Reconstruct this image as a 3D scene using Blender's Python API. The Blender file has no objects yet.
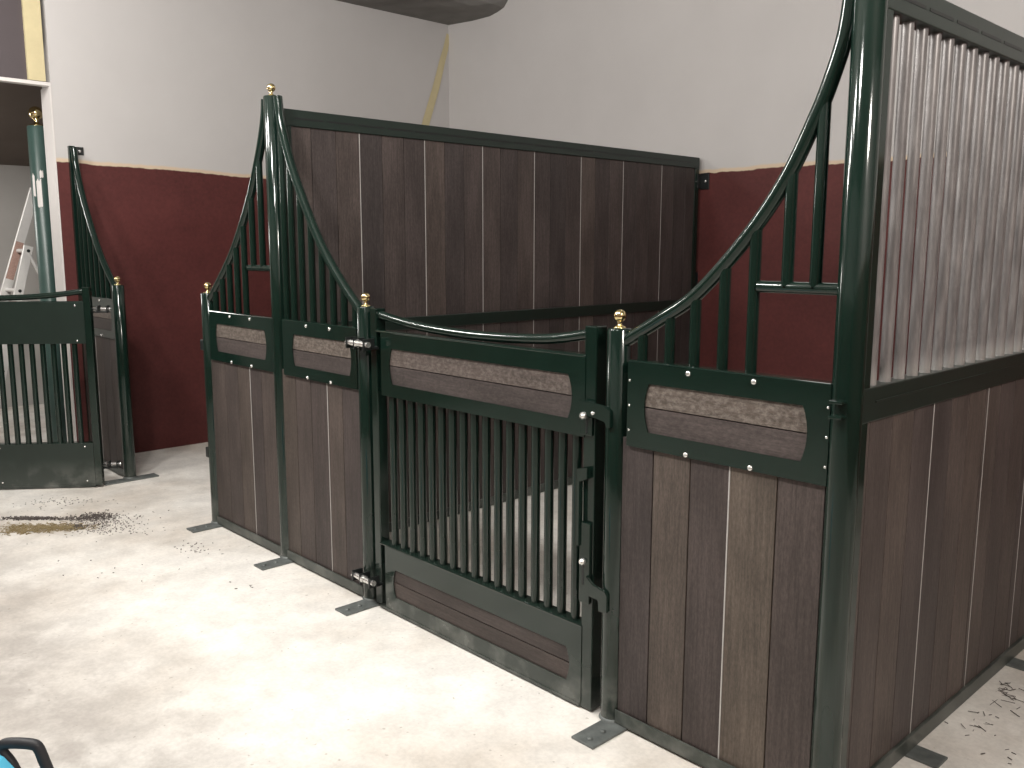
import bpy, bmesh, math, random
from mathutils import Vector, Matrix
random.seed(7)
C = bpy.context.scene.collection
PI = math.pi

# ------------------------------------------------------------------ materials
def new_mat(name):
    m = bpy.data.materials.new(name); m.use_nodes = True
    nt = m.node_tree; b = nt.nodes['Principled BSDF']
    return m, nt, b
def N(nt, t, **kw):
    n = nt.nodes.new(t)
    for k, v in kw.items():
        if k in n.inputs.keys() if hasattr(n.inputs, 'keys') else False:
            n.inputs[k].default_value = v
        else:
            setattr(n, k, v)
    return n
def L(nt, a, b): nt.links.new(a, b)
def noise(nt, vec, scale, detail=4, rough=.55):
    n = nt.nodes.new('ShaderNodeTexNoise'); n.inputs['Scale'].default_value = scale
    n.inputs['Detail'].default_value = detail; n.inputs['Roughness'].default_value = rough
    if vec is not None: L(nt, vec, n.inputs['Vector'])
    return n.outputs['Fac']
def ramp(nt, fac, stops):
    r = nt.nodes.new('ShaderNodeValToRGB')
    els = r.color_ramp.elements
    while len(els) < len(stops): els.new(.5)
    for e, (p, c) in zip(els, stops):
        e.position = p; e.color = (c[0], c[1], c[2], 1) if len(c) > 1 else (c[0],) * 3 + (1,)
    L(nt, fac, r.inputs['Fac']); return r.outputs['Color']
def mix(nt, fac, a, b, blend='MIX'):
    m = nt.nodes.new('ShaderNodeMix'); m.data_type = 'RGBA'; m.blend_type = blend
    for sock, v in ((m.inputs[0], fac), (m.inputs[6], a), (m.inputs[7], b)):
        if hasattr(v, 'is_linked'): L(nt, v, sock)
        elif isinstance(v, (int, float)): sock.default_value = v
        else: sock.default_value = (v[0], v[1], v[2], 1)
    return m.outputs[2]
def math_(nt, op, a, b=None, clamp=False):
    m = nt.nodes.new('ShaderNodeMath'); m.operation = op; m.use_clamp = clamp
    for s, v in zip(m.inputs, (a, b)):
        if v is None: continue
        if hasattr(v, 'is_linked'): L(nt, v, s)
        else: s.default_value = v
    return m.outputs[0]
def maprange(nt, v, a, b, c=0, d=1, smooth=True):
    m = nt.nodes.new('ShaderNodeMapRange')
    if smooth: m.interpolation_type = 'SMOOTHSTEP'
    L(nt, v, m.inputs['Value'])
    for k, x in zip(('From Min', 'From Max', 'To Min', 'To Max'), (a, b, c, d)): m.inputs[k].default_value = x
    return m.outputs['Result']
def geopos(nt):
    g = nt.nodes.new('ShaderNodeNewGeometry'); return g.outputs['Position']
def sep(nt, v):
    s = nt.nodes.new('ShaderNodeSeparateXYZ'); L(nt, v, s.inputs[0]); return s.outputs
def objco(nt):
    t = nt.nodes.new('ShaderNodeTexCoord'); return t.outputs['Object']
def bump(nt, bsdf, h, strength=.3, dist=.005):
    b = nt.nodes.new('ShaderNodeBump'); b.inputs['Strength'].default_value = strength
    b.inputs['Distance'].default_value = dist; L(nt, h, b.inputs['Height']); L(nt, b.outputs['Normal'], bsdf.inputs['Normal'])
def mapping(nt, vec, scale):
    m = nt.nodes.new('ShaderNodeMapping'); m.inputs['Scale'].default_value = scale; L(nt, vec, m.inputs['Vector']); return m.outputs[0]

def green_paint(name, base=(.0050, .0145, .0105), rough=.11, dust=.0):
    m, nt, b = new_mat(name)
    p = geopos(nt); z = sep(nt, p)[2]
    n1 = noise(nt, p, 9, 5); n2 = noise(nt, p, 60, 3)
    c = mix(nt, n1, [x * .8 for x in base], [x * 1.25 for x in base])
    # dusty feet: cement dust clinging to the lowest hand's width
    low = maprange(nt, z, .22, .0, 0, 1)
    spl = maprange(nt, n1, .42, .68, 0, 1)
    d = math_(nt, 'MULTIPLY', low, math_(nt, 'ADD', math_(nt, 'MULTIPLY', spl, .50), .14), True)
    film = math_(nt, 'MULTIPLY', maprange(nt, z, 1.0, .0, 0, .042), 1)
    d = math_(nt, 'ADD', d, film, True)
    d = math_(nt, 'ADD', d, dust, True)
    c = mix(nt, d, c, (.16, .165, .15))
    L(nt, c, b.inputs['Base Color'])
    r = math_(nt, 'ADD', math_(nt, 'MULTIPLY', n2, .05), rough - .025)
    r = math_(nt, 'ADD', r, math_(nt, 'MULTIPLY', d, .3), True)
    L(nt, r, b.inputs['Roughness'])
    return m
GREEN = green_paint('green_paint')
GREEN_FLAT = green_paint('green_rail_paint', (.0085, .0175, .0135), .3, .012)
GREEN_OLD = green_paint('old_green_paint', (.04, .075, .066), .35)

def board_mat(name, vertical=True, gain=1.0, scuff=0.0, hue=0.0):
    m, nt, b = new_mat(name)
    p = objco(nt)
    att = nt.nodes.new('ShaderNodeAttribute'); att.attribute_name = 'tone'
    t = att.outputs['Fac']
    off = nt.nodes.new('ShaderNodeVectorMath'); off.operation = 'ADD'
    cmb = nt.nodes.new('ShaderNodeCombineXYZ'); L(nt, math_(nt, 'MULTIPLY', t, 37.0), cmb.inputs[0]); L(nt, math_(nt, 'MULTIPLY', t, 19.0), cmb.inputs[2])
    L(nt, p, off.inputs[0]); L(nt, cmb.outputs[0], off.inputs[1]); q = off.outputs[0]
    st = (1, 1, .045) if vertical else (.045, 1, 1)
    grain = noise(nt, mapping(nt, q, st), 130, 5, .6)
    blot = noise(nt, mapping(nt, q, (1, 1, .35) if vertical else (.35, 1, 1)), 6, 4)
    fine = noise(nt, q, 240, 3)
    col = ramp(nt, t, [(0, (.046 * gain, .038 * gain, .037 * gain)), (.3, (.066 * gain, .052 * gain, .049 * gain)),
                       (.6, (.084 * gain, .065 * gain, .057 * gain)), (.85, (.10 * gain, .08 * gain, .066 * gain)), (1, (.135 * gain, .108 * gain, .084 * gain))])
    g = maprange(nt, grain, .3, .7, .80, 1.17)
    col = mix(nt, 1.0, col, g, 'MULTIPLY')
    fib = noise(nt, mapping(nt, q, (1, 1, .3) if vertical else (.3, 1, 1)), 170, 4, .7)
    col = mix(nt, 1.0, col, maprange(nt, fib, .3, .7, .78, 1.2), 'MULTIPLY')
    bl = maprange(nt, blot, .3, .72, .8, 1.28)
    col = mix(nt, 1.0, col, bl, 'MULTIPLY')
    if scuff:
        sc = maprange(nt, noise(nt, mapping(nt, q, (1.0, 1, 1.6)), 55, 5, .7), .38, .72, 0, scuff)
        sc = math_(nt, 'MULTIPLY', sc, maprange(nt, t, .2, .8, .18, 1.0))
        col = mix(nt, sc, col, (.30, .265, .235))
    L(nt, col, b.inputs['Base Color'])
    b.inputs['Roughness'].default_value = .55
    b.inputs['Specular IOR Level'].default_value = .35
    bump(nt, b, math_(nt, 'ADD', grain, math_(nt, 'MULTIPLY', fine, .6)), .4, .002)
    return m
BOARD_V = board_mat('plank_boards_upright', True, .74)
BOARD_FAR = board_mat('plank_boards_partition', True, .90)
BOARD_SIDE = board_mat('plank_boards_side', True, .88)
BOARD_H = board_mat('plank_boards_lying', False, .66)
BOARD_SCUFF = board_mat('plank_boards_scuffed', False, .78, .42)

def simple(name, col, rough=.5, metal=0.0, nscale=30, var=.15, spec=.5, bmp=0):
    m, nt, b = new_mat(name); p = geopos(nt)
    n = noise(nt, p, nscale, 4)
    c = mix(nt, n, [max(0, x * (1 - var)) for x in col], [x * (1 + var) for x in col])
    L(nt, c, b.inputs['Base Color']); b.inputs['Roughness'].default_value = rough
    b.inputs['Metallic'].default_value = metal; b.inputs['Specular IOR Level'].default_value = spec
    if bmp: bump(nt, b, noise(nt, p, nscale * 3, 4), bmp, .003)
    return m
BRASS = simple('polished_brass', (.83, .68, .36), .12, 1.0, 40, .06)
ZINC = simple('zinc_bolt', (.78, .78, .76), .25, .85, 60, .06)
STRIP = simple('pale_joint_strip', (.46, .445, .43), .45, .1, 25, .2)
FOOT = simple('dusty_steel_foot', (.15, .165, .16), .55, .4, 25, .55)
BLACK = simple('black_steel', (.008, .010, .010), .4, 0, 40, .2)
TAPE = simple('yellow_masking_tape', (.52, .45, .27), .7, 0, 14, .12)
PAINT_WHITE = simple('white_door_trim', (.62, .59, .57), .5, 0, 8, .05)
DARKGLASS = simple('dark_window_glass', (.075, .062, .066), .3, 0, 3, .12)
ALU = simple('ladder_aluminium', (.66, .65, .63), .42, .35, 30, .08)
BLUE = simple('light_blue_plastic', (.10, .46, .66), .4, 0, 20, .06)
RUBBER = simple('black_moulded_handle', (.022, .022, .025), .55, 0, 60, .35, .4, .1)
STRAW = simple('straw', (.27, .21, .11), .8, 0, 70, .35)
DIRT = simple('dark_dirt', (.10, .085, .078), .9, 0, 90, .5)
LAMP_BODY = simple('lamp_housing', (.6, .6, .6), .5)

# pale grey bars of the side partition
m, nt, b = new_mat('pale_galvanised_bar'); p = geopos(nt); z = sep(nt, p)[2]
n = noise(nt, mapping(nt, p, (1, 1, .12)), 55, 4)
c = ramp(nt, n, [(.25, (.115, .108, .107)), (.5, (.185, .174, .172)), (.75, (.28, .266, .26))])
c = mix(nt, math_(nt, 'MULTIPLY', maprange(nt, z, 1.31, 1.235, 0, 1), .45), c, (.56, .545, .52))
L(nt, c, b.inputs['Base Color']); b.inputs['Metallic'].default_value = .3; b.inputs['Roughness'].default_value = .34
BAR_GREY = m

# painted wall: oxblood dado, ragged pale edge, off-white above
def wall_mat(name):
    m, nt, b = new_mat(name); p = geopos(nt); z = sep(nt, p)[2]
    w1 = noise(nt, p, 1.3, 4); w2 = noise(nt, p, 14, 4)
    zz = math_(nt, 'ADD', z, math_(nt, 'ADD', math_(nt, 'MULTIPLY', math_(nt, 'SUBTRACT', w1, .5), .05), math_(nt, 'MULTIPLY', math_(nt, 'SUBTRACT', w2, .5), .022)))
    zz = math_(nt, 'SUBTRACT', zz, maprange(nt, sep(nt, p)[1], 2.4, -.2, 0, .048))
    red_f = maprange(nt, zz, 2.160, 2.168, 1, 0)
    edge = maprange(nt, math_(nt, 'ABSOLUTE', math_(nt, 'SUBTRACT', zz, 2.172)), .008, .026, .85, 0)
    n1 = noise(nt, p, 2.2, 5); n2 = noise(nt, p, 45, 4)
    white = mix(nt, n1, (.45, .434, .426), (.515, .498, .49))
    red = ramp(nt, math_(nt, 'ADD', math_(nt, 'MULTIPLY', n1, .6), math_(nt, 'MULTIPLY', n2, .4)), [(.3, (.062, .0165, .0155)), (.7, (.112, .030, .028))])
    c = mix(nt, edge, white, (.58, .45, .31))
    c = mix(nt, red_f, c, red)
    L(nt, c, b.inputs['Base Color']); b.inputs['Roughness'].default_value = .62
    b.inputs['Specular IOR Level'].default_value = .25
    bump(nt, b, noise(nt, p, 130, 3), .12, .002)
    return m
WALL = wall_mat('two_tone_wall_paint')

m, nt, b = new_mat('pale_dusty_concrete'); p = geopos(nt)
n1 = noise(nt, p, .9, 5, .6); n2 = noise(nt, p, 5, 6, .65); n3 = noise(nt, p, 60, 4, .6)
c = ramp(nt, n1, [(.3, (.50, .445, .385)), (.55, (.76, .735, .69)), (.75, (.83, .81, .775))])
c = mix(nt, 1.0, c, maprange(nt, n2, .3, .7, .88, 1.1), 'MULTIPLY')
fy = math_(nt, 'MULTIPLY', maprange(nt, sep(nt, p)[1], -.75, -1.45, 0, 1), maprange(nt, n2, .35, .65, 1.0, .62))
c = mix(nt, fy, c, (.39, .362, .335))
c = mix(nt, 1.0, c, maprange(nt, n3, .25, .75, .93, 1.05), 'MULTIPLY')
specks = maprange(nt, noise(nt, p, 38, 2, .4), .70, .76, 0, .45)
c = mix(nt, specks, c, (.25, .22, .18))
L(nt, c, b.inputs['Base Color']); b.inputs['Roughness'].default_value = .75; b.inputs['Specular IOR Level'].default_value = .25
bump(nt, b, math_(nt, 'ADD', n2, math_(nt, 'MULTIPLY', n3, .3)), .18, .006)
CONCRETE = m
CEIL = simple('raw_grey_ceiling', (.19, .185, .175), .9, 0, 5, .3, .2, .3)
OTHER_WALL = simple('grey_render_wall', (.42, .405, .385), .8, 0, 3, .1, .2, .1)
OTHER_CEIL_SHADE = simple('shade_brown_ceiling', (.26, .215, .185), .85, 0, 3, .12, .2)  # dark brown carries the shade at the top of the far room

# ------------------------------------------------------------------ mesh helpers
def link(name, me, mat, parent=None):
    o = bpy.data.objects.new(name, me); C.objects.link(o)
    if mat is not None and not me.materials: me.materials.append(mat)
    if parent is not None: o.parent = parent
    return o
def finish(name, bm, mat, parent=None, loc=None):
    me = bpy.data.meshes.new(name); bm.normal_update(); bm.to_mesh(me); bm.free()
    o = link(name, me, mat, parent)
    if loc is not None: o.location = loc
    return o
def empty(name, loc, label, cat, group=None, rz=0):
    o = bpy.data.objects.new(name, None); C.objects.link(o); o.location = loc; o.rotation_euler = (0, 0, rz)
    o.empty_display_size = .1
    o['label'] = label; o['category'] = cat
    if group: o['group'] = group
    return o
def tag(o, label, cat, group=None, kind=None):
    o['label'] = label; o['category'] = cat
    if group: o['group'] = group
    if kind: o['kind'] = kind
    return o
def struct(o): o['kind'] = 'structure'; return o
def add_box(bm, a, b_, bev=0.0, M=None):
    (x0, y0, z0), (x1, y1, z1) = a, b_
    r = bmesh.ops.create_cube(bm, size=1)
    vs = r['verts']
    bmesh.ops.scale(bm, vec=(x1 - x0, y1 - y0, z1 - z0), verts=vs)
    bmesh.ops.translate(bm, vec=((x0 + x1) / 2, (y0 + y1) / 2, (z0 + z1) / 2), verts=vs)
    if bev > 0:
        es = list({e for v in vs for e in v.link_edges})
        rr = bmesh.ops.bevel(bm, geom=es, offset=bev, segments=2, profile=.5, affect='EDGES')
        vs = list({v for f in rr['faces'] for v in f.verts} | {v for v in vs if v.is_valid})
    if M is not None: bmesh.ops.transform(bm, matrix=M, verts=[v for v in vs if v.is_valid])
    return vs
def box(name, a, b_, mat, parent=None, bev=.003, M=None):
    bm = bmesh.new(); add_box(bm, a, b_, bev, M); return finish(name, bm, mat, parent)
def add_tube(bm, pts, r, seg=16, cap=True, radii=None):
    pts = [Vector(p) for p in pts]; n = len(pts)
    T = []
    for i in range(n):
        d = (pts[min(i + 1, n - 1)] - pts[max(i - 1, 0)]).normalized(); T.append(d)
    ref = Vector((0, 0, 1)) if abs(T[0].z) < .9 else Vector((1, 0, 0))
    u = (ref - T[0] * ref.dot(T[0])).normalized(); rings = []
    for i in range(n):
        u = (u - T[i] * u.dot(T[i])).normalized(); w = T[i].cross(u)
        rr = radii[i] if radii else r
        rings.append([bm.verts.new(pts[i] + (u * math.cos(2 * PI * k / seg) + w * math.sin(2 * PI * k / seg)) * rr) for k in range(seg)])
    for i in range(n - 1):
        for k in range(seg):
            f = bm.faces.new((rings[i][k], rings[i][(k + 1) % seg], rings[i + 1][(k + 1) % seg], rings[i + 1][k])); f.smooth = True
    if cap:
        for f in (bm.faces.new(rings[0][::-1]), bm.faces.new(rings[-1])):
            for e in f.edges: e.smooth = False
def tube(name, pts, r, mat, parent=None, seg=16, radii=None):
    bm = bmesh.new(); add_tube(bm, pts, r, seg, True, radii); return finish(name, bm, mat, parent)
def add_lathe(bm, prof, seg=24, c=(0, 0, 0)):
    rings = []
    for r, z in prof:
        rings.append([bm.verts.new((c[0] + r * math.cos(2 * PI * k / seg), c[1] + r * math.sin(2 * PI * k / seg), c[2] + z)) for k in range(seg)])
    for i in range(len(rings) - 1):
        for k in range(seg):
            f = bm.faces.new((rings[i][k], rings[i][(k + 1) % seg], rings[i + 1][(k + 1) % seg], rings[i + 1][k])); f.smooth = True
    for f in (bm.faces.new(rings[0][::-1]), bm.faces.new(rings[-1])):
        for e in f.edges: e.smooth = False
def lathe(name, prof, mat, parent=None, loc=(0, 0, 0), seg=24):
    bm = bmesh.new(); add_lathe(bm, prof, seg); return finish(name, bm, mat, parent, loc)
def prism_xz(name, pts, y0, y1, mat, parent=None, bev=0):
    bm = bmesh.new()
    a = [bm.verts.new((x, y0, z)) for x, z in pts]; b_ = [bm.verts.new((x, y1, z)) for x, z in pts]
    bm.faces.new(a); bm.faces.new(b_[::-1]); n = len(pts)
    for i in range(n): bm.faces.new((a[i], b_[i], b_[(i + 1) % n], a[(i + 1) % n]))
    bmesh.ops.recalc_face_normals(bm, faces=bm.faces)
    if bev: bmesh.ops.bevel(bm, geom=list(bm.edges), offset=bev, segments=2, affect='EDGES')
    return finish(name, bm, mat, parent)
def plate_with_hole(name, x0, x1, z0, z1, hole, y, th, mat, parent=None):
    """flat steel plate in the XZ plane at depth y (front) .. y+th, with a window whose short ends bow outwards"""
    hx0, hx1, hz0, hz1, sag = hole
    K = 8; inner = []
    for k in range(K + 1):                                       # right end, bottom to top
        t = -1 + 2 * k / K; inner.append((hx1 + sag * (1 - t * t), (hz0 + hz1) / 2 + t * (hz1 - hz0) / 2))
    for k in range(K + 1):                                       # left end, top to bottom
        t = 1 - 2 * k / K; inner.append((hx0 - sag * (1 - t * t), (hz0 + hz1) / 2 + t * (hz1 - hz0) / 2))
    outer = []
    cx, cz = (x0 + x1) / 2, (z0 + z1) / 2
    for k in range(K + 1): outer.append((x1, z0 + (z1 - z0) * k / K))
    for k in range(K + 1): outer.append((x0, z1 - (z1 - z0) * k / K))
    bm = bmesh.new(); n = len(inner)
    V = {}
    for s, yy in ((0, y), (1, y + th)):
        V['i', s] = [bm.verts.new((a, yy, c)) for a, c in inner]; V['o', s] = [bm.verts.new((a, yy, c)) for a, c in outer]
    for i in range(n):
        j = (i + 1) % n
        bm.faces.new((V['o', 0][i], V['o', 0][j], V['i', 0][j], V['i', 0][i]))
        bm.faces.new((V['o', 1][j], V['o', 1][i], V['i', 1][i], V['i', 1][j]))
        bm.faces.new((V['i', 0][i], V['i', 0][j], V['i', 1][j], V['i', 1][i]))
        bm.faces.new((V['o', 0][j], V['o', 0][i], V['o', 1][i], V['o', 1][j]))
    bmesh.ops.recalc_face_normals(bm, faces=bm.faces)
    return finish(name, bm, mat, parent)
def boards(name, edges, lo, hi, y0, y1, mat, parent, axis='z', plane='xz', tones=None, g=.0026):
    """tongue-and-groove boards as one sheet. edges = joint positions across, lo..hi along; thickness y0..y1"""
    prof = []; tone = []
    n = len(edges) - 1
    tones = tones or [random.random() for _ in range(n)]
    for i in range(n):
        e0, e1 = edges[i], edges[i + 1]
        prof += [(e0, .008), (e0 + g, 0), (e1 - g, 0)]; tone += [tones[i]] * 3
    prof.append((edges[-1], .008))
    bm = bmesh.new(); lay = bm.faces.layers.float.new('tone')
    def P(c, d, l):
        if axis == 'z': p = (c, d, l)
        else: p = (l, d, c)
        return p if plane == 'xz' else (p[1], p[0], p[2])
    fa = [bm.verts.new(P(c, y0 + d * (1 if y1 > y0 else -1), lo)) for c, d in prof]; fb = [bm.verts.new(P(c, y0 + d * (1 if y1 > y0 else -1), hi)) for c, d in prof]
    ba = [bm.verts.new(P(c, y1 - d * (1 if y1 > y0 else -1), lo)) for c, d in prof]; bb = [bm.verts.new(P(c, y1 - d * (1 if y1 > y0 else -1), hi)) for c, d in prof]
    m_ = len(prof)
    for i in range(m_ - 1):
        for q in ((fa[i], fa[i + 1], fb[i + 1], fb[i]), (bb[i], bb[i + 1], ba[i + 1], ba[i]), (fa[i + 1], fa[i], ba[i], ba[i + 1]), (fb[i], fb[i + 1], bb[i + 1], bb[i])):
            bm.faces.new(q)[lay] = tone[i]
    bm.faces.new((fa[0], fb[0], bb[0], ba[0]))[lay] = tone[0]; bm.faces.new((fa[-1], ba[-1], bb[-1], fb[-1]))[lay] = tone[-1]
    bmesh.ops.recalc_face_normals(bm, faces=bm.faces)
    return finish(name, bm, mat, parent)
def spline(pts, n):
    out = []
    m_ = len(pts)
    for i in range(m_ - 1):
        p0 = Vector(pts[max(i - 1, 0)]); p1 = Vector(pts[i]); p2 = Vector(pts[i + 1]); p3 = Vector(pts[min(i + 2, m_ - 1)])
        for k in range(n):
            t = k / n
            out.append(.5 * ((2 * p1) + (p2 - p0) * t + (2 * p0 - 5 * p1 + 4 * p2 - p3) * t * t + (3 * p1 - p0 - 3 * p2 + p3) * t ** 3))
    out.append(Vector(pts[-1])); return out
def copy_thing(o, name, label, loc, rz, group=None):
    c = o.copy(); c.name = name; C.objects.link(c); c.location = loc; c.rotation_euler = (0, 0, rz); c['label'] = label
    for ch in list(o.children):
        d = ch.copy(); C.objects.link(d); d.parent = c
        for gch in list(ch.children):
            e = gch.copy(); C.objects.link(e); e.parent = d
    return c
def bolt_bm(bm, c, r=.008, ax='y', sgn=-1, h=.006):
    prof = [(r, 0), (r, h * .4), (r * .8, h * .75), (r * .45, h)]
    t = bmesh.new(); add_lathe(t, prof, 14)
    R = Matrix.Rotation(PI / 2 * (1 if sgn < 0 else -1), 4, 'X') if ax == 'y' else Matrix.Rotation(PI / 2 * (1 if sgn > 0 else -1), 4, 'Y')
    bmesh.ops.transform(t, matrix=Matrix.Translation(c) @ R, verts=t.verts)
    me = bpy.data.meshes.new('tmp'); t.to_mesh(me); t.free(); bm.from_mesh(me); bpy.data.meshes.remove(me)
    for f in bm.faces: f.smooth = len(f.verts) == 4
def bolt(name, c, parent, r=.008, ax='y', sgn=-1, h=.006, mat=None):
    bm = bmesh.new(); bolt_bm(bm, c, r, ax, sgn, h); return finish(name, bm, mat or ZINC, parent)

# ------------------------------------------------------------------ measured layout (metres; X along the stall fronts, Y into the stalls)
X_WALL, Y_BACK, Z_DADO, Z_CEIL = -2.968, 3.54, 2.17, 3.735
P_X = dict(P0=-2.2026, P1=-.8114, P2=0.0, P3=.7642, P4=2.2062, P5=2.980)
H_LOW, H_TALL, PR = 1.35, 2.327, .040
T_TOP = 2.272

# ------------------------------------------------------------------ setting
def slab(name, a, b_, mat): return struct(box(name, a, b_, mat, None, 0))
slab('floor', (-6.4, -6.5, -.12), (6.8, 4.0, 0), CONCRETE)
slab('wall_back', (X_WALL - .23, Y_BACK, 0), (6.8, Y_BACK + .2, 4.9), WALL)
slab('wall_right', (6.6, -6.5, 0), (6.8, Y_BACK, 4.9), WALL)
slab('wall_front', (X_WALL - .23, -6.7, 0), (6.8, -6.5, 4.9), WALL)
# left wall with a doorway and a window over it
OP0, OP1, ZL = -2.3, -.102, 2.735
bm = bmesh.new()
add_box(bm, (X_WALL - .198, OP1, 0), (X_WALL, Y_BACK, 4.9))
add_box(bm, (X_WALL - .198, -6.5, 0), (X_WALL, OP0, 4.9))
add_box(bm, (X_WALL - .198, OP0, 3.62), (X_WALL, OP1, 4.9))
struct(finish('wall_left', bm, WALL))
w = box('window_1', (X_WALL - .05, OP0 + .1, ZL + .02), (X_WALL - .03, OP1 - .138, 3.62), DARKGLASS, None, 0); struct(w)
bm = bmesh.new()
add_box(bm, (X_WALL - .06, OP1 - .140, ZL + .025), (X_WALL - .004, OP1 - .028, 3.62)); add_box(bm, (X_WALL - .06, OP0, ZL + .025), (X_WALL - .004, OP0 + .1, 3.62))
finish('taped_frame', bm, TAPE, w)['label'] = 'frame strip covered in pale yellow masking tape'
struct(box('trim_1', (X_WALL - .07, OP0, ZL - .005), (X_WALL + .004, OP1, ZL + .02), PAINT_WHITE, None, .002))
bm = bmesh.new()
add_box(bm, (X_WALL - .20, OP1 - .010, 0), (X_WALL + .003, OP1, ZL - .005))
struct(finish('trim_2', bm, PAINT_WHITE))
# ceiling: high over the aisle, with a raw concrete soffit along the left wall
slab('ceiling', (X_WALL - .198, -6.5, 4.5), (6.8, Y_BACK + .2, 4.7), CEIL)
sp_ = [(X_WALL, 3.735), (X_WALL + .35, 3.718), (X_WALL + .60, 3.716), (X_WALL + .72, 3.722), (X_WALL + .79, 3.755), (X_WALL + .83, 3.80), (X_WALL + .95, 3.83), (X_WALL + 1.0, 4.5), (X_WALL, 4.5)]
bm = bmesh.new(); NY = 60; rings = []
for j in range(NY + 1):
    y = -6.5 + (Y_BACK + 6.5) * j / NY
    rings.append([bm.verts.new((x + (random.uniform(-.025, .025) if 2 < i < 7 else 0), y, z + (random.uniform(-.008, .008) if 0 < i < 7 else 0))) for i, (x, z) in enumerate(sp_)])
for j in range(NY):
    for i in range(len(sp_) - 1): bm.faces.new((rings[j][i], rings[j][i + 1], rings[j + 1][i + 1], rings[j + 1][i]))
bm.faces.new(rings[0]); bm.faces.new(rings[-1][::-1])
bmesh.ops.recalc_face_normals(bm, faces=bm.faces)
struct(finish('ceiling_soffit', bm, CEIL))
# the room beyond the doorway
slab('wall_passage_back', (-6.1, -4.2, 0), (-5.9, 1.6, 3.4), OTHER_WALL)
slab('wall_passage_side', (-5.9, 1.4, 0), (X_WALL - .198, 1.6, 3.4), OTHER_WALL)
slab('wall_passage_front', (-5.9, -4.4, 0), (X_WALL - .198, -4.2, 3.4), OTHER_WALL)
bm = bmesh.new()
v = [bm.verts.new(q) for q in ((-5.9, -4.2, 2.40), (-5.9, 1.4, 2.40), (X_WALL - .198, 1.4, 2.95), (X_WALL - .198, -4.2, 2.95))]
f = bm.faces.new(v); bmesh.ops.extrude_face_region(bm, geom=[f])
struct(finish('ceiling_passage_shade', bm, OTHER_CEIL_SHADE))  # low slant and brown colour stand in for shadow on the upper far wall

# ------------------------------------------------------------------ posts
BALL = [(.021, 0), (.021, .003), (.012, .006), (.0075, .010), (.007, .017), (.010, .020)]
def ball_profile(R=.0205, base=.020, s=1.0):
    pr = [(r * s, z * s) for r, z in BALL]
    c = base + R * .9
    for k in range(2, 13):
        a = -PI / 2 + PI * k / 13
        pr.append((R * math.cos(a) * s, (c + R * math.sin(a)) * s))
    pr.append((.0015 * s, (c + R) * s)); return pr
def post(name, x, h, label, tall=False, foot=True, group=None):
    t = empty(name, (x, 0, 0), label, 'post', group)
    body = [(PR, .004), (PR, h * .5), (PR, h - .006), (PR - .004, h - .001), (PR - .012, h)]
    lathe('post_tube', body, GREEN, t, seg=28)
    bm = bmesh.new(); add_lathe(bm, [(PR + .006, .008), (PR + .004, .013), (PR, .017)], 24)
    finish('weld_collar', bm, FOOT, t)
    lathe('ball_finial', ball_profile(), BRASS, t, (0, 0, h), 22)
    bm = bmesh.new(); add_box(bm, (-.01, -.195, 0), (.085, .04 if tall else .17, .009), .002)
    fp = finish('foot_plate', bm, FOOT, t); fp['label'] = 'flat steel foot plate dusted with cement'
    for yy in (-.165, -.10):
        bolt('anchor_bolt', (.05, yy, 0), fp, .009, 'z' if False else 'y', -1, .004) if False else lathe('anchor_bolt', [(.010, .009), (.010, .013), (.005, .016)], FOOT, fp, (.045, yy, 0), 12)
    return t
p0 = post('stall_post', P_X['P0'], H_LOW, 'low green post carrying the open gate at the far left, brass ball on top')
p1 = post('stall_post', P_X['P1'], H_LOW, 'low green post at the free left end of the boarded fronts, lugs on its side')
p2 = post('stall_post', P_X['P2'], H_TALL, 'tall green post with brass ball where the boarded partition meets the stall fronts', tall=True)
p3 = post('stall_post', P_X['P3'], H_LOW, 'low green post with white hinge pins, left of the closed gate')
p4 = post('stall_post', P_X['P4'], H_LOW, 'low green post right of the closed gate, catching its latch')
p5 = post('stall_post', P_X['P5'], H_TALL, 'tall green corner post nearest the camera, beside the pale bars', tall=True)
for zz in (1.05, .42):
    box('latch_lug', (-.072, -.03, zz - .03), (-.03, .01, zz + .03), BLACK, p1, .004)
for zz in (1.212, 1.172):
    bm = bmesh.new(); add_box(bm, (-.018, -.066, zz - .004), (.018, -.025, zz + .004), .002)
    finish('eye_lug', bm, GREEN, p5)
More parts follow.
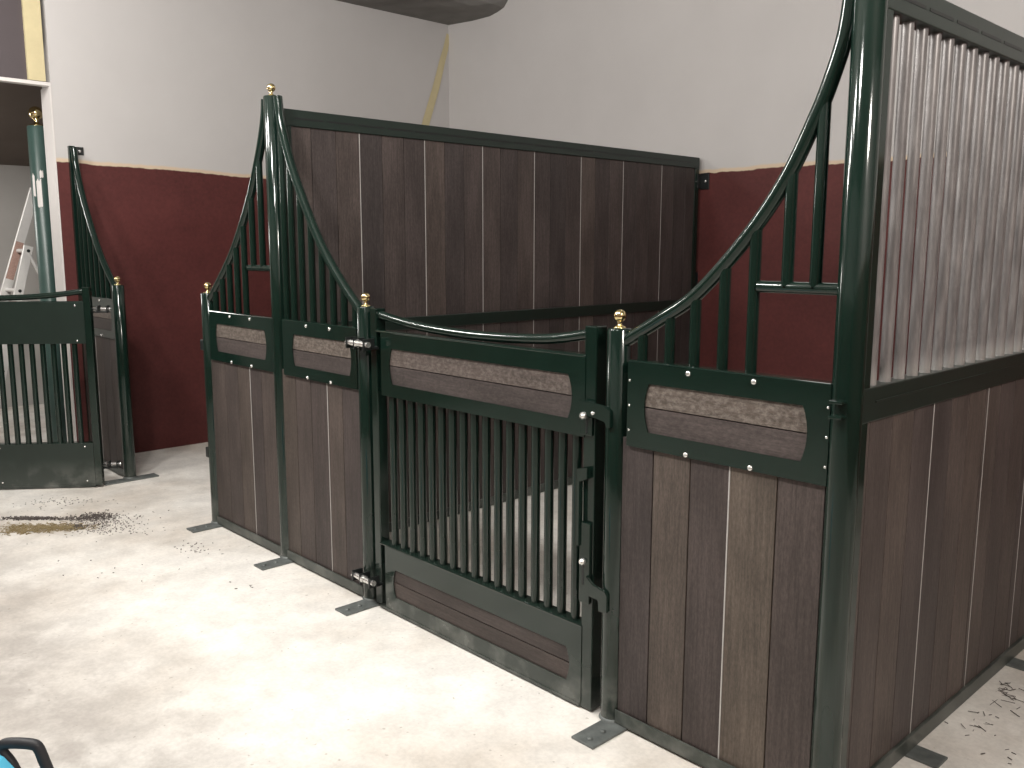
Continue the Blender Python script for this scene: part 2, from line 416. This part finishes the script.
# ------------------------------------------------------------------ front panels
ARCH = [(.030, 1.312), (.16, 1.385), (.297, 1.472), (.461, 1.64), (.573, 1.795), (.650, 1.95), (.682, 2.03), (.710, 2.12), (.723, 2.21), (.728, 2.318)]
def arch_z(d, A):
    for (a, za), (b_, zb) in zip(A, A[1:]):
        if a <= d <= b_: return za + (zb - za) * (d - a) / (b_ - a)
    return A[-1][1] if d > A[-1][0] else A[0][1]
def front_panel(label, x_low, sgn, Ln, seams, whites, tones, feeder, bars, tall_stile=None, bolt_at=(.292, .514), rivets=False, h2=None, arch=None):
    """sgn=+1: low post on the left, tall side on the right"""
    t = empty('stall_front_panel', (x_low, 0, 0), label, 'stall panel')
    S = lambda d: sgn * d
    k = Ln / .774
    A = [(d * k if d < .60 else Ln - (.774 - d), z) for d, z in ARCH]
    if arch: A = arch
    if h2: A = [(d, 1.31 + (z - 1.31) * h2) for d, z in A]
    pts = [(q.x, 0, q.z) for q in spline([(d, 0, z) for d, z in A], 8)]
    tube('arch_rail', [(S(x), y, z) for x, y, z in pts], .0215, GREEN, t, 20)
    AS = [(x, z) for x, y, z in pts]
    lo_, hi_ = (.062, .030) if sgn > 0 else (.036, .075)
    if tall_stile: hi_ = .018
    a, b_ = sorted((S(lo_), S(Ln - hi_)))
    e0, e1 = sorted((S(PR - .006), S(Ln - (PR - .006 if not tall_stile else .016))))
    # top plate frame with its framed window
    hx0, hx1 = sorted((S(.134 * k), S(Ln - .096 * k))) if sgn > 0 else sorted((S(.086 * k), S(Ln - .17 * k)))
    plate_with_hole('face_plate', a, b_, .978, 1.25, (hx0 + .012, hx1 - .012, 1.032, 1.186, .016), -.030, .004, GREEN, t)
    box('top_lip', (a, -.030, 1.244), (b_, .022, 1.254), GREEN, t, .0042)
    box('back_plate', (a, .022, .978), (b_, .026, 1.25), GREEN, t, .001)
    boards('window_board', [1.0, 1.110, 1.22], a + .01, b_ - .01, -.024, .018, BOARD_SCUFF, t, axis='x', tones=[.25, .8])
    boards('upright_boards', [S(s) for s in seams][::sgn], .05, 1.0, -.018, .018, BOARD_V, t, tones=tones[::sgn])
    for wv in whites:
        box('joint_strip', (S(wv) - .0019, -.0188, .052), (S(wv) + .0019, -.010, .985), STRIP, t, 0)
    bm = bmesh.new(); add_box(bm, (e0, -.028, .011), (e1, -.022, .058), .002); add_box(bm, (e0, -.028, .010), (e1, .028, .015), .001); add_box(bm, (e0, .022, .011), (e1, .028, .058), .002)
    finish('base_rail', bm, GREEN_FLAT, t)
    for i, d in enumerate(bars):
        zb = 1.248
        if feeder and d > feeder + .03: zb = 1.498
        tube('bar', [(S(d), 0, zb), (S(d), 0, arch_z(d, AS) - .004)], .0165, GREEN, t, 14)
    if feeder:
        tube('cross_bar', [(S(feeder), 0, 1.498), (S(Ln - .03), 0, 1.498)], .0165, GREEN, t, 14)
    for d in bolt_at:
        for zz in (1.234, .986): bolt('bolt', (S(d), -.030 if zz > 1 else -.030, zz), t, .0085)
    if rivets:
        for d in (.070, Ln - .036):
            for zz in (1.19, 1.11, 1.03): bolt('rivet', (S(d), -.030, zz), t, .004, h=.002)
    if tall_stile:
        box('wall_stile', (S(Ln) - .018, -.02, .01), (S(Ln) + .018, .02, tall_stile), GREEN, t, .003)
        tb = box('wall_tab', (S(Ln) - .018, .018, tall_stile - .060), (S(Ln) - .010, .088, tall_stile - .002), BLACK, t, .001)
        bolt('bolt', (S(Ln) - .010, .060, tall_stile - .032), tb, .011, 'x', 1)
    return t
ARCH_L = [(.030, 1.322), (.176, 1.44), (.32, 1.58), (.433, 1.725), (.565, 1.93), (.635, 2.07), (.683, 2.20), (.704, 2.318)]
ARCH_LL = [(.030, 1.318), (.195, 1.45), (.355, 1.60), (.51, 1.795), (.61, 1.955), (.685, 2.10), (.732, 2.22), (.750, 2.318)]
x4, x3, x1, x0 = P_X['P4'], P_X['P3'], P_X['P1'], P_X['P0']
front_panel('green framed boarded front panel with sweeping bars, right of the gate by the corner post', x4, 1, .774,
            [.036, .162, .302, .440, .595, .738], [.440], [.22, .76, .36, .90, .42], .499, [.096, .20, .291, .389, .484, .585, .668], rivets=True)
front_panel('green framed boarded front panel between the tall post and the closed gate', x3, -1, .7642,
            [.036, .18, .309, .457, .60, .729], [.309], [.3, .62, .36, .45, .7], None, [.08, .17, .26, .35, .44, .53, .615, .685], bolt_at=(.255, .462), arch=ARCH_L)
front_panel('boarded front panel left of the tall post, dark red wall showing through its opening', x1, 1, .8114,
            [.036, .21, .36, .501, .625, .775], [.501], [.5, .42, .66, .3, .5], .51, [.10, .19, .28, .37, .46, .56, .66, .73][:7], bolt_at=(.318, .547), arch=ARCH_LL)
front_panel('green barred and boarded panel fixed to the dark red wall behind the open gate', x0, -1, .748,
            [.036, .18, .32, .46, .60, .73], [.46], [.4, .3, .5, .35, .4], None, [.09, .19, .29, .39, .49, .585, .665], tall_stile=2.325, arch=[(d - .012, z - .01) for d, z in ARCH_L])

# ------------------------------------------------------------------ gates
def make_gate(label):
    """local origin on the floor at the hinge post axis, gate runs along +X, outside faces -Y"""
    t = empty('stall_gate', (x3, 0, 0), label, 'gate')
    W = 1.368
    box('hinge_stile', (.066, -.025, .015), (.112, .025, 1.345), GREEN, t, .004)
    box('latch_stile', (W - .052, -.027, .006), (W, .027, 1.35), GREEN, t, .004)
    sag = [(.108, 1.318), (.30, 1.293), (.50, 1.279), (.72, 1.274), (.95, 1.279), (1.15, 1.293), (W - .045, 1.322)]
    tube('arch_rail', [(q.x, 0, q.z) for q in spline([(a, 0, b_) for a, b_ in sag], 8)], .0185, GREEN, t, 18)
    a, b_ = .150, W - .046
    plate_with_hole('upper_face_plate', a, b_, .976, 1.25, (.150 + .076, 1.245, 1.030, 1.182, .018), -.030, .004, GREEN, t)
    box('upper_lip', (a - .04, -.031, 1.244), (b_, .026, 1.254), GREEN, t, .0042)
    box('upper_back_plate', (.108, .024, .976), (b_ - .005, .029, 1.25), GREEN_FLAT, t, .001)
    boards('upper_board', [.99, 1.108, 1.235], a + .01, b_ - .01, -.024, .020, BOARD_SCUFF, t, axis='x', tones=[.22, .55])
    plate_with_hole('lower_face_plate', a, b_, .016, .306, (.225, 1.25, .082, .208, .016), -.030, .004, GREEN, t)
    box('lower_lip', (a - .04, -.031, .300), (b_, .026, .310), GREEN, t, .0042)
    box('lower_back_plate', (.108, .024, .020), (b_ - .005, .029, .306), GREEN_FLAT, t, .001)
    boards('lower_board', [.045, .148, .29], a + .01, b_ - .01, -.024, .020, BOARD_H, t, axis='x', tones=[.5, .42])
    box('bottom_rail', (.108, -.034, .007), (W - .05, .030, .019), GREEN_FLAT, t, .002)
    for k in range(17):
        x = .19 + .0672 * k
        tube('bar', [(x, 0, .30), (x, 0, .985)], .0170, GREEN, t, 14)
    for xx in (.16, .70, 1.26):
        for zz in (1.225, .995, .285, .05): bolt('rivet', (xx, .029, zz), t, .006, 'y', 1, .003)
    # hinges: a bracket on the post side, eye on the gate side and a pale threaded pin
    for zz in (1.195, .135):
        bm = bmesh.new(); add_box(bm, (-.012, -.062, zz - .022), (.13, -.0415, zz - .012), .002); add_box(bm, (.066, -.062, zz - .022), (.13, -.025, zz - .012), .002)
        h = finish('hinge_bracket', bm, BLACK, t)
        for s in (-.014, .045, .118):
            box('hinge_ear', (s - .004, -.098, zz - .024), (s + .004, -.0415, zz + .024), BLACK, h, .001)
        tube('hinge_pin', [(-.028, -.082, zz), (.036, -.082, zz)], .0125, ZINC, h, 14)
        bm = bmesh.new(); add_tube(bm, [(.050, -.082, zz), (.062, -.082, zz)], .019, 6); add_tube(bm, [(.062, -.082, zz), (.135, -.082, zz)], .0125, 14)
        finish('hinge_pin', bm, ZINC, h)
    # upper latch: slotted plate with a sprung bolt reaching the post
    lt = box('latch_plate', (W - .058, -.036, .985), (W - .006, -.030, 1.10), GREEN, t, .002)
    bolt('round_knob', (W - .030, -.050, 1.055), lt, .0125, h=.016)
    bolt('bolt', (W + .010, -.0515, 1.068), lt, .007)
    box('slot', (W - .034, -.0368, .99), (W - .026, -.0355, 1.042), BLACK, lt, 0)
    prism_xz('latch_arm', [(W - .055, 1.105), (W + .055, 1.098), (W + .085, 1.085), (W + .085, 1.03), (W + .068, 1.025), (W + .06, 1.045), (W + .02, 1.052), (W - .055, 1.06)], -.052, -.0415, GREEN, lt, .002)
    # lower latch: cranked upright bar with a knob and a hook
    lb = prism_xz('latch_bar', [(W - .060, .868), (W - .012, .88), (W - .012, .842), (W - .046, .825), (W - .046, .60), (W - .060, .60)], -.050, -.030, GREEN, t, .002)
    box('slide_plate', (W - .050, -.042, .40), (W - .004, -.030, .685), GREEN, lb, .002)
    bolt('round_knob', (W - .032, -.042, .548), lb, .0125, h=.016)
    box('slot', (W - .036, -.0428, .465), (W - .028, -.0415, .535), BLACK, lb, 0)
    hk = prism_xz('hook', [(W - .012, .505), (W + .02, .482), (W + .075, .472), (W + .085, .46), (W + .085, .40), (W + .045, .395), (W + .045, .432), (W - .012, .438)], -.052, -.0415, GREEN, lb, .002)
    return t
gate = make_gate('green barred gate standing closed between two low posts, scuffed boards in its top plate')
gate2 = copy_thing(gate, 'stall_gate', 'green barred gate swung open at the far left, plain riveted plates facing out', (-2.07, -.157, 0), math.radians(-127))

# ------------------------------------------------------------------ partitions
def partition(label, x, y0, whites, tones, barred, frame_y1=3.485):
    t = empty('stall_partition', (x, 0, 0), label, 'partition')
    y1 = frame_y1
    box('front_stile', (-.025, .045, .01), (.025, y0, T_TOP), GREEN, t, .004)
    box('wall_stile', (-.025, y1 - .03, .01), (.025, y1 + .02, T_TOP), GREEN, t, .004)
    box('top_rail', (-.027, .047, 2.192), (.027, y1 + .018, T_TOP + .001), GREEN_FLAT, t, .003)
    yy = y0 + .02
    while yy < y1 - .12:
        for s in (-1, 1):
            if s < 0: continue
            box('slot', (.0262, yy, 2.2265), (.0280, min(yy + .16, y1 - .05), 2.2355), BLACK, t, 0)
        yy += .185
    zb = 1.145 if barred else 2.20
    w_ = .1429
    edges = [y0 - .02] + [e for e in [whites[0] - 3 * w_ + i * w_ for i in range(26)] if y0 + .02 < e < y1 - .04] + [y1 - .02]
    n = len(edges) - 1
    tn = [tones[i % len(tones)] for i in range(n)]
    boards('upright_boards', edges, .05, zb, .018, -.018, BOARD_SIDE if barred else BOARD_FAR, t, plane='yz', tones=tn)
    for wv in whites:
        if wv < y1 - .05: box('joint_strip', (.0115, wv - .0022, .052), (.0188, wv + .0022, zb - .002), STRIP, t, 0)
    box('base_rail', (-.028, .047, .006), (.028, y1, .06), GREEN_FLAT, t, .003)
    if barred:
        box('middle_rail', (-.027, .047, 1.14), (.027, y1, 1.236), GREEN_FLAT, t, .004)
        bm = bmesh.new(); add_box(bm, (.026, y0 + .03, 1.192), (.030, y1 - .03, 1.197), .001)
        finish('rail_bead', bm, GREEN_FLAT, t)
        k = 0
        yy = .145
        while yy < y1 - .05:
            tube('bar', [(0, yy, 1.232), (0, yy, 2.196)], .0158, BAR_GREY, t, 14)['label'] = 'pale grey upright bar'
            yy += .0895; k += 1
        for yy in (.545, 1.46, 2.4):
            box('foot_plate', (-.02, yy - .04, 0), (.125, yy + .045, .008), FOOT, t, .002)
    else:
        box('middle_rail', (.0, .10, 1.150), (.032, y1, 1.219), GREEN_FLAT, t, .004)
        tb = box('wall_tab', (.02, y1 + .044, 2.04), (.095, y1 + .055, 2.16), BLACK, t, .002)
        box('tab_arm', (.02, y1 + .0, 2.05), (.028, y1 + .05, 2.15), BLACK, tb, .001)
        bolt('bolt', (.065, y1 + .044, 2.10), tb, .011)
        tb = box('wall_tab', (-.06, y1 + .044, 1.32), (.02, y1 + .055, 1.42), BLACK, t, .002)
    return t
TN = [.42, .22, .45, .05, .35, .28, .55, .12, .30, .38, .18, .40, .24, .1, .3, .5, .2, .33, .15, .25, .28, .2, .1, .15]
partition('long boarded partition with green top rail running from the tall post to the back wall', 0, .088, [.486 + .4287 * i for i in range(7)], TN, False)
TS = [.5, .42, .58, .3, .22, .48, .6, .5, .36, .44, .3, .5]
partition('side partition at the right with pale grey bars above brown boards', 2.972, .095, [.55 + .455 * i for i in range(7)], TS, True)

# ------------------------------------------------------------------ beyond the doorway: old post and ladder
t = empty('passage_post', (-3.42, -.085, 0), 'thick faded green post with large brass ball standing in the left doorway', 'post')
lathe('post_tube', [(.068, 0), (.068, 2.49), (.061, 2.5)], GREEN_OLD, t, seg=28)
lathe('ball_finial', ball_profile(s=2.45), BRASS, t, (0, 0, 2.50), 22)
bm = bmesh.new(); 
for zz, a0, hh, ww in ((2.12, -.35, .05, .35), (1.90, -.75, .20, .5), (1.98, -1.2, .16, .3)):
    for i in range(5):
        a1 = a0 + ww * i / 5; a2 = a0 + ww * (i + 1) / 5
        q = [bm.verts.new((.0692 * math.cos(a), .0692 * math.sin(a), z + random.uniform(-.01, .01))) for a, z in ((a1, zz), (a2, zz), (a2, zz + hh), (a1, zz + hh))]
        bm.faces.new(q)
finish('peeled_film', bm, PAINT_WHITE, t)['label'] = 'torn white film stuck on the tube'
box('gate_eye', (.03, .04, 1.86), (.06, .09, 1.90), BLACK, t, .004)

t = empty('step_ladder', (-4.2, 0, 0), 'aluminium ladder leaning behind the green post in the left doorway', 'ladder')
def rail(name, x, ytop, ztop, slope, parent, w=.062, d=.028):
    yb = ytop - slope * ztop
    ang = math.atan2(slope, 1)
    bm = bmesh.new(); ln = ztop / math.cos(ang)
    add_box(bm, (-d / 2, -w / 2, 0), (d / 2, w / 2, ln), .003, Matrix.Translation((x, yb, .012)) @ Matrix.Rotation(-ang, 4, 'X'))
    return finish(name, bm, ALU, parent)
r1 = rail('side_rail', 0, .085, 2.07, .335, t, .074)
r2 = rail('side_rail', .30, -.083 + .02 * .268, 1.60, .268, t, .07)
yb_ = .085 - .335 * 2.07
bm = bmesh.new(); add_box(bm, (.0142, -.030, 1.40), (.0150, .030, 1.72), 0, Matrix.Translation((0, yb_, .012)) @ Matrix.Rotation(-math.atan2(.335, 1), 4, 'X'))
finish('sticker', bm, simple('faded_sticker', (.36, .23, .19), .6, 0, 120, .7), r1)['label'] = 'faded brownish sticker on the rail'
def on(x, z): return (.085 - .335 * (2.07 - z)) if x == 0 else (-.0776 - .268 * (1.60 - z))
for i in range(5):
    z = .30 + .318 * i
    bm = bmesh.new(); add_tube(bm, [(0, on(0, z), z), (.30, on(.3, z), z)], .017, 10); finish('rung', bm, ALU, t)
for x, r_ in ((0, r1), (.30, r2)):
    for i in range(5):
        z = .30 + .318 * i
        bolt('rivet', (x + .0145, on(x, z), z), r_, .013, 'x', 1, .003, BLACK)
for x in (0, .30):
    bm = bmesh.new(); add_tube(bm, [(x, .05 if x == 0 else -.09, 1.98 if x == 0 else 1.57), (x, .60, .016)], .016, 12); finish('rear_leg', bm, ALU, t)

# ------------------------------------------------------------------ loose things
# strip of masking tape hanging at the wall corner
bm = bmesh.new()
tp = [(3.535, 3.655, .022), (3.50, 3.52, .030), (3.465, 3.42, .034), (3.37, 3.13, .040), (3.255, 2.82, .043), (3.13, 2.45, .044)]
L1 = [bm.verts.new((X_WALL + .003 + .004 * (i % 2), y - w_ , z)) for i, (y, z, w_) in enumerate(tp)]
L2 = [bm.verts.new((X_WALL + .004 + .003 * (i % 2), y + w_, z - .012)) for i, (y, z, w_) in enumerate(tp)]
for i in range(len(tp) - 1): bm.faces.new((L1[i], L2[i], L2[i + 1], L1[i + 1])).smooth = True
tag(finish('masking_tape', bm, TAPE), 'loose strip of yellow masking tape slanting down the white wall near the corner', 'tape')

# light blue case with a black handle (only its corner is in the picture)
e = Vector((.68, .733, 0)); pz = Vector((-.733, .68, 0))
t = empty('tool_case', (1.545, -1.69, 0), 'light blue plastic case with black handle on the floor at the bottom left corner', 'case', rz=math.atan2(.733, .68))
prism_xz('case_body', [(-.42, .0), (.10, .0), (.125, .03), (.125, .09), (.055, .215), (-.002, .285), (-.03, .30), (-.40, .30), (-.42, .28)], -.19, -.01, BLUE, t, .008)
hp = spline([(.028, 0, .205), (.010, 0, .25), (-.012, 0, .286), (-.004, 0, .304), (.03, 0, .307), (.072, 0, .303), (.086, 0, .292), (.098, 0, .255), (.117, 0, .19), (.128, 0, .13), (.12, -.005, .085), (.10, -.02, .07)], 6)
tube('handle', hp, .0145, RUBBER, t, 14)
prism_xz('lid_seam', [(-.421, .16), (.071, .16), (.065, .168), (-.421, .168)], -.1915, -.0085, RUBBER, t, 0)

# swept-up straw and dirt on the floor
def scatter(name, blobs, mat, label, cat, flat=False):
    bm = bmesh.new()
    for cx, cy, rx, ry, ang, n, ln, th in blobs:
        ca, sa = math.cos(ang), math.sin(ang)
        for _ in range(n):
            u, v_ = random.gauss(0, .5) * rx, random.gauss(0, .5) * ry
            x, y = cx + u * ca - v_ * sa, cy + u * sa + v_ * ca
            a = random.uniform(0, PI); l = ln * random.uniform(.4, 1.3); w_ = th * random.uniform(.6, 1.4); h = th * random.uniform(.4, 1.0)
            M_ = Matrix.Translation((x, y, h * .5 + random.uniform(0, .006))) @ Matrix.Rotation(a, 4, 'Z') @ Matrix.Rotation(random.uniform(-.12, .12), 4, 'Y') @ Matrix.Diagonal((l, w_, h, 1))
            r = bmesh.ops.create_cube(bm, size=1, matrix=M_)
    o = finish(name, bm, mat); tag(o, label, cat, kind='stuff'); return o
dv = math.atan2(.13, .12)
scatter('straw_litter', [(-1.43, -.83, .22, .09, dv, 520, .03, .003), (-1.33, -.70, .16, .06, dv, 220, .026, .003), (-1.40, -.90, .06, .03, dv, 30, .03, .006)], STRAW,
        'small swept heap of straw on the pale floor in front of the open gate', 'straw')
scatter('dirt_crumbs', [(-1.66, -.80, .16, .030, dv, 300, .013, .005), (-1.50, -.64, .24, .03, dv, 200, .011, .0035), (-1.43, -.50, .13, .08, dv, 330, .011, .004),
                        (-1.28, -.50, .22, .16, dv, 300, .008, .003), (-1.12, -.55, .25, .09, dv, 130, .008, .0025), (-1.9, -.55, .25, .10, dv, 90, .009, .0025), (-1.28, -.63, .08, .05, dv, 80, .011, .004)], DIRT,
        'dark dirt crumbs scattered around the swept straw on the floor', 'dirt')
scatter('fine_chips', [(-.46, -.30, .14, .09, .3, 34, .010, .003), (.2, -.36, .2, .07, .4, 5, .010, .003), (-.6, -.85, .5, .3, .3, 12, .010, .003)], DIRT,
        'few dark chips on the floor by the left foot plates', 'dirt')
scatter('dry_twigs', [(3.10, .95, .06, .2, 0, 18, .03, .0018), (3.08, 1.2, .05, .15, .2, 26, .045, .0018), (3.25, .7, .2, .2, 0, 14, .012, .002)], DIRT,
        'dry twigs and bits along the foot of the right side partition', 'dirt')

# ------------------------------------------------------------------ lights: row of ceiling lamps over the aisle, plus added fill lamps
def lamp(name, loc, power, radius=.18, col=(1, .968, .925)):
    l = bpy.data.lights.new(name, 'POINT'); l.shadow_soft_size = radius; l.energy = power; l.color = col
    o = bpy.data.objects.new(name, l); C.objects.link(o); o.location = loc; return o
for x, pw in ((-1.7, 125), (-.3, 175), (1.1, 200), (2.5, 175)):
    lamp('ceiling_and_fill_lamp', (x, -1.8, 3.35), pw, .16)
lamp('ceiling_and_fill_lamp', (5.1, -.7, 3.1), 250, .2, (1, .94, .87))  # unseen fill lamp, added to brighten the right floor and side partition
lamp('ceiling_and_fill_lamp', (1.6, 1.7, 3.45), 10, .25)  # weak unseen fill, added to lift the stall interior
lamp('passage_lamp', (-4.7, -1.6, 2.25), 65, .2, (1, .97, .93))
w = bpy.data.worlds.new('World'); bpy.context.scene.world = w; w.use_nodes = True
w.node_tree.nodes['Background'].inputs['Color'].default_value = (.8, .85, 1, 1)
w.node_tree.nodes['Background'].inputs['Strength'].default_value = .15

# ------------------------------------------------------------------ camera (solved from the photograph's verticals and rails)
f_px, yaw, pitch, roll = 890.1954, -.8157, .1519, .0017
cy_, sy_, cp, sp = math.cos(yaw), math.sin(yaw), math.cos(pitch), math.sin(pitch)
fw = Vector((sy_ * cp, cy_ * cp, -sp)); rt = Vector((cy_, -sy_, 0)); up = rt.cross(fw)
cr, sr = math.cos(roll), math.sin(roll)
rt, up = rt * cr + up * sr, up * cr - rt * sr
cam = bpy.data.cameras.new('camera'); cam.sensor_width = 36; cam.lens = f_px / 1024 * 36; cam.clip_start = .05
co = bpy.data.objects.new('camera', cam); C.objects.link(co)
M = Matrix((rt, up, -fw)).transposed().to_4x4(); M.translation = Vector((4.0508, -2.2118, 1.6038)); co.matrix_world = M
bpy.context.scene.camera = co
vs = bpy.context.scene.view_settings
vs.view_transform = 'Standard'; vs.look = 'None'; vs.exposure = 0; vs.gamma = 1
